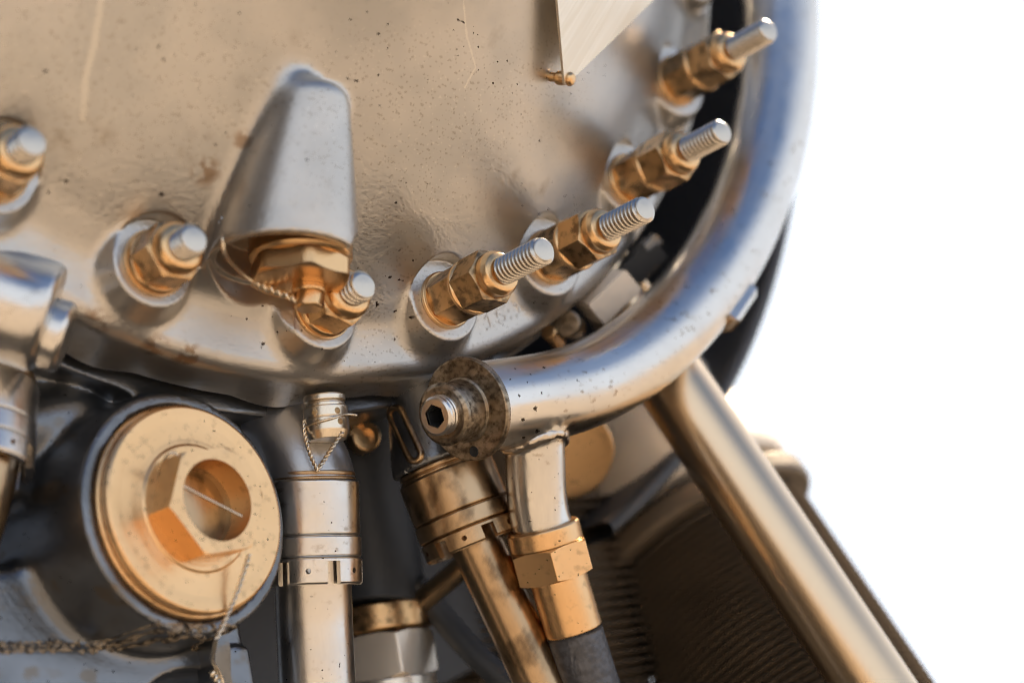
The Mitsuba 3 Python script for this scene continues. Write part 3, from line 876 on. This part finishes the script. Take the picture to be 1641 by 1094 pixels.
part(t, 'head', put(hd, so, sa, [-0.2, -1, 0]), 'mat_wire')
t = thing('lock_wire', 'short lock wire bent into a vee below the drilled screw', 'wire')
b_ = so + sa * 10
part(t, 'vee', join(twisted(spline([b_ + [-8.6, -3, 0], b_ + [-7.6, -8, -7], b_ + [-3.0, -7.5, -20]], 24), 0.5, 4.0), twisted(spline([b_ + [-3.0, -7.5, -20], b_ + [2.2, -7.4, -12], b_ + [7.0, -7.0, -4.5]], 24), 0.5, 4.0)), 'mat_wire')
part(t, 'cross_run', tube(spline([b_ + [-8.4, -4, -2.5], b_ + [-3, -9.6, -0.6], b_ + [5, -8.4, 1.6], b_ + [9.4, -3.5, 2.4], b_ + [12.8, -3.6, 2.0]], 30), 0.55, 8), 'mat_wire', True)

t = thing('hollow_screw', 'small hollow brass screw deep in the shadow beside the drilled screw', 'screw')
part(t, '', put(solid([(0, -8), (6.6, -8), (6.6, 2.0), (5.8, 2.8), (0, 2.8)], 48, 0.4) - cyl(3.6, -2, 5) - box(3, 5, 2, 4.4, 8, 6), np.array([-64.5, 45.0, -42.0]), unit([0.25, -0.9, 0.2])), 'mat_gold')

t = thing('dark_pipe', 'wide dark coated pipe behind the steel conduit, ending in a brass nut', 'pipe')
part(t, '', tube(spline([(-70.0, 95.0, -22.0), (-71.5, 84.0, -37.6), (-67.0, 76.0, -76.0), (-61.2, 70.0, -120.0)], 40), np.r_[np.linspace(15, 22.5, 8), np.full(32, 22.5)], 64), 'mat_slate', True)
t = thing('brass_union', 'blurred brass ring and pale cream hexagon nut at the foot of the dark pipe', 'nut')
ua, uo = unit([0.16, -0.20, -0.96]), np.array([-61.0, 70.0, -119.5])
part(t, 'collar', put(lathe([(0, 0), (23.2, 0), (24.0, 0.8), (24.0, 11.4), (23.0, 12.2), (0, 12.2)], 72, 0.6), uo, ua), 'mat_brass')
part(t, 'hexagon', put(hexagon(24.0, 20.0, 0.10, rnd=1.2), uo + ua * 13.0, ua, [0, -1, 0], 38), 'mat_cream')
part(t, 'lower_ring', put(lathe([(0, 33), (21.5, 33), (22.0, 34), (22.0, 39), (0, 39.5)], 72, 0.5), uo, ua), 'mat_cream')

# dark elbow above the bronze conduit, with its oval slot
def elbow_sdf(p):
    a, b = np.array([-36.0, 30.0, -4.0]), np.array([-30.0, 14.0, -52.0])
    d = b - a
    h = np.clip(((p - a) @ d) / (d @ d), 0, 1)
    f = np.linalg.norm(p - a - h[:, None] * d, axis=1) - (19 + 2.5 * h)
    a2, b2 = np.array([-38.0, 34.0, -6.0]), np.array([-22.0, 62.0, -14.0])
    d2 = b2 - a2
    h2 = np.clip(((p - a2) @ d2) / (d2 @ d2), 0, 1)
    f = smin(f, np.linalg.norm(p - a2 - h2[:, None] * d2, axis=1) - 16, 8)
    return smax(f, (p - o3) @ ax3 + 3.5, 1.0)


t = thing('dark_elbow', 'shaded elbow casting over the bronze conduit with an oval rib on it', 'pipe fitting')
part(t, 'casting', surface(elbow_sdf, (-62, -10, -82), (34, 84, 24), 1.6), 'mat_casting', 50)
ra, rb = np.array([-49.0, -31.0]), np.array([-40.8, -47.0])
rd = (rb - ra) / np.linalg.norm(rb - ra)
rn = np.array([rd[1], -rd[0]])
arc = np.linspace(0, np.pi, 14)
ov = [ra + 3.0 * (-np.sin(q) * rd - np.cos(q) * rn) for q in arc] + [rb + 2.9 * (np.sin(q) * rd + np.cos(q) * rn) for q in arc]
ov.append(ov[0])
rib = np.array([[q[0], -12.0, q[1]] for q in ov])
for _ in range(60):
    rib[:, 1] += np.clip(elbow_sdf(rib), -3, 3) * 0.8
rib[:, 1] -= 0.5
part(t, 'oval_rib', tube(rib, 1.5, 10, False), 'mat_bronze', True)

# things in the gap between the case rim and the bent tube
t = thing('rim_bolt', 'small brown bolt with a drilled head in the gap behind the bent tube', 'bolt')
part(t, '', put(solid([(0, -12), (5.5, -12), (5.5, -2), (6.4, -1.6), (6.4, 3), (5.6, 3.8), (0, 3.8)], 48, 0.4) - cyl(2.6, 0.5, 6), np.array([25.0, 60.0, 7.5]), unit([-0.25, -0.95, 0.1])), 'mat_dirty')
t = thing('rim_bolt', 'tiny bright pin left of the brown drilled bolt behind the bent tube', 'bolt')
part(t, '', put(lathe([(0, -14), (3.6, -14), (3.6, 0), (2.8, 1.0), (0, 1.2)], 32, 0.4), np.array([16.5, 58.0, 4.0]), unit([-0.3, -0.9, 0.3])), 'mat_gold')
t = thing('pale_block', 'pale grey square ended block in the gap between rim and bent tube', 'bracket')
blk = m3.Manifold.hull(box(0, 0, 0, 22, 17, 12.4) + box(0, 0, 0, 23.4, 18, 10.6))
part(t, '', put(blk, np.array([43.0, 70.0, 20.5]), unit([-0.60, -0.30, 0.70]), unit([0.74, 0.2, 0.66])), 'mat_pale')
t = thing('dark_clip', 'dark clip with a worn edge further up the gap behind the bent tube', 'bracket')
part(t, 'body', put(m3.Manifold.hull(box(0, 0, 0, 24, 10, 12) + box(0, 0, 0, 25, 11, 10)), np.array([57.0, 86.0, 34.5]), unit([-0.6, -0.30, 0.7]), unit([0.74, 0.2, 0.66])), 'mat_dark')
part(t, 'worn_edge', put(m3.Manifold.hull(box(0, 0, 0, 7, 4, 6) + box(0, 0, 0, 8, 5, 4)), np.array([63.5, 84.0, 44.5]), unit([-0.6, -0.4, 0.7]), unit([0.74, 0.2, 0.66])), 'mat_casting')

# ------------------------------------------------------------------ the engine behind: dark body, cylinder, push rod tube
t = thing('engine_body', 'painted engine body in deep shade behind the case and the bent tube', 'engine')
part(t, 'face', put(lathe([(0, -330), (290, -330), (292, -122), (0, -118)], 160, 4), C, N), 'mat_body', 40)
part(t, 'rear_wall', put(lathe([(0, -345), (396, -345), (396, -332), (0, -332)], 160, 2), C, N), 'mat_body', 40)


def lip(prof, a0, a1, n=120):
    pr = np.array(bevel(prof, 1.5), float)
    an = np.radians(np.linspace(a0, a1, n))
    v = np.stack([pr[:, None, 0] * np.cos(an), pr[:, None, 0] * np.sin(an), np.repeat(pr[:, 1:2], n, 1)], -1).reshape(-1, 3)
    i, j = np.meshgrid(np.arange(len(pr) - 1), np.arange(n - 1), indexing='ij')
    q = np.stack([i * n + j, i * n + j + 1, (i + 1) * n + j + 1, (i + 1) * n + j], -1).reshape(-1, 4)
    return v, np.vstack([q[:, [0, 1, 2]], q[:, [0, 2, 3]]])


# added rim and deep well, shaped to shut sky light out beside the studs
part(t, 'added_shade_rim', from_case_mesh(lip([(368, -340), (368, -58), (370, -54), (374, -54), (376, -58), (378, -340)], 296, 420)), 'mat_body', 40)
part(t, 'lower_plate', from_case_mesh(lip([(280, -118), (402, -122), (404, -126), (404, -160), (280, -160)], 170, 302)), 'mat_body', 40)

BAX = unit([0.49, -0.42, -0.76])
BO = np.array([95.0, 171.0, -102.0])
R_B = 56.0
t = thing('finned_cylinder', 'dark finned engine cylinder, lower right behind the bent tube', 'cylinder')
part(t, 'barrel', put(lathe([(0, -30), (R_B - 10, -30), (R_B - 10, 190), (0, 190)], 96, 0.5), BO, BAX), 'mat_fin', 40)
part(t, 'base_flange', put(lathe([(0, -13), (R_B + 5, -13), (R_B + 7, -11), (R_B + 7, -3), (R_B + 5, -1), (0, -1)], 120, 1.0), BO, BAX), 'mat_fin', 40)
fin = lathe([(R_B - 10.5, 0), (R_B - 0.3, 0.2), (R_B, 0.45), (R_B - 0.3, 0.7), (R_B - 10.5, 0.9)], 120, 0)
for k in range(49):
    part(t, 'fin', put(fin, BO + BAX * (3.2 + 3.85 * k), BAX), 'mat_fin', 40)
t = thing('cylinder_pad', 'pale blurred cylinder pad of the crankcase beside the finned cylinder', 'engine')
part(t, '', put(lathe([(0, -100), (50, -100), (57, -62), (62, -40), (63, -20), (61, -14), (0, -14)], 96, 5), BO + np.array([-4, 0, 2.0]), BAX), 'mat_pale', 40)

t = thing('push_rod_tube', 'blurred silver push rod tube running down to the lower right', 'tube')
sd = unit([0.52, -0.25, -0.80])
part(t, '', tube(np.array([np.array([71.0, 84.0, -16.0]) + sd * k for k in (-60, 0, 60, 120, 260)]), 16.6, 72), 'mat_warm', True)

t = thing('rear_cylinder', 'dark finned cylinder hidden in shade behind the conduits', 'cylinder')
RAX, RO = unit([0.12, -0.10, -0.98]), np.array([-1.0, 172.0, -64.0])
part(t, 'barrel', put(lathe([(0, -20), (56, -20), (56, 200), (0, 200)], 96, 1), RO, RAX), 'mat_fin', 40)
rfin = lathe([(55, 0), (65.6, 0.4), (66, 0.8), (65.6, 1.2), (55, 1.6)], 96, 0)
for k in range(36):
    part(t, 'fin', put(rfin, RO + RAX * (18 + 4.6 * k), RAX), 'mat_fin', 40)
t = thing('brass_pad', 'blurred orange brass flange between the bent tube and the pale cylinder pad', 'flange')
part(t, '', put(lathe([(0, -6), (20, -6), (21, -5), (21, 3), (20, 4), (0, 4)], 64, 0.8), np.array([27.0, 96.0, -52.0]), unit([0.4, -0.85, -0.3])), 'mat_plug')

t = thing('ignition_lead', 'brown ignition lead crossing the shade between the two conduits', 'cable')
part(t, '', tube(spline([(-52, 62, -128), (-36, 60, -112), (-22, 50, -99), (-14, 40, -88), (-8, 44, -76)], 40), 5.2, 32), 'mat_bronze', True)
t = thing('ignition_lead', 'darker lead running down low behind the leaning conduit', 'cable')
part(t, '', tube(spline([(-44, 66, -108), (-30, 62, -124), (-14, 52, -140), (6, 44, -158), (20, 40, -180)], 40), 5.8, 32), 'mat_slate', True)
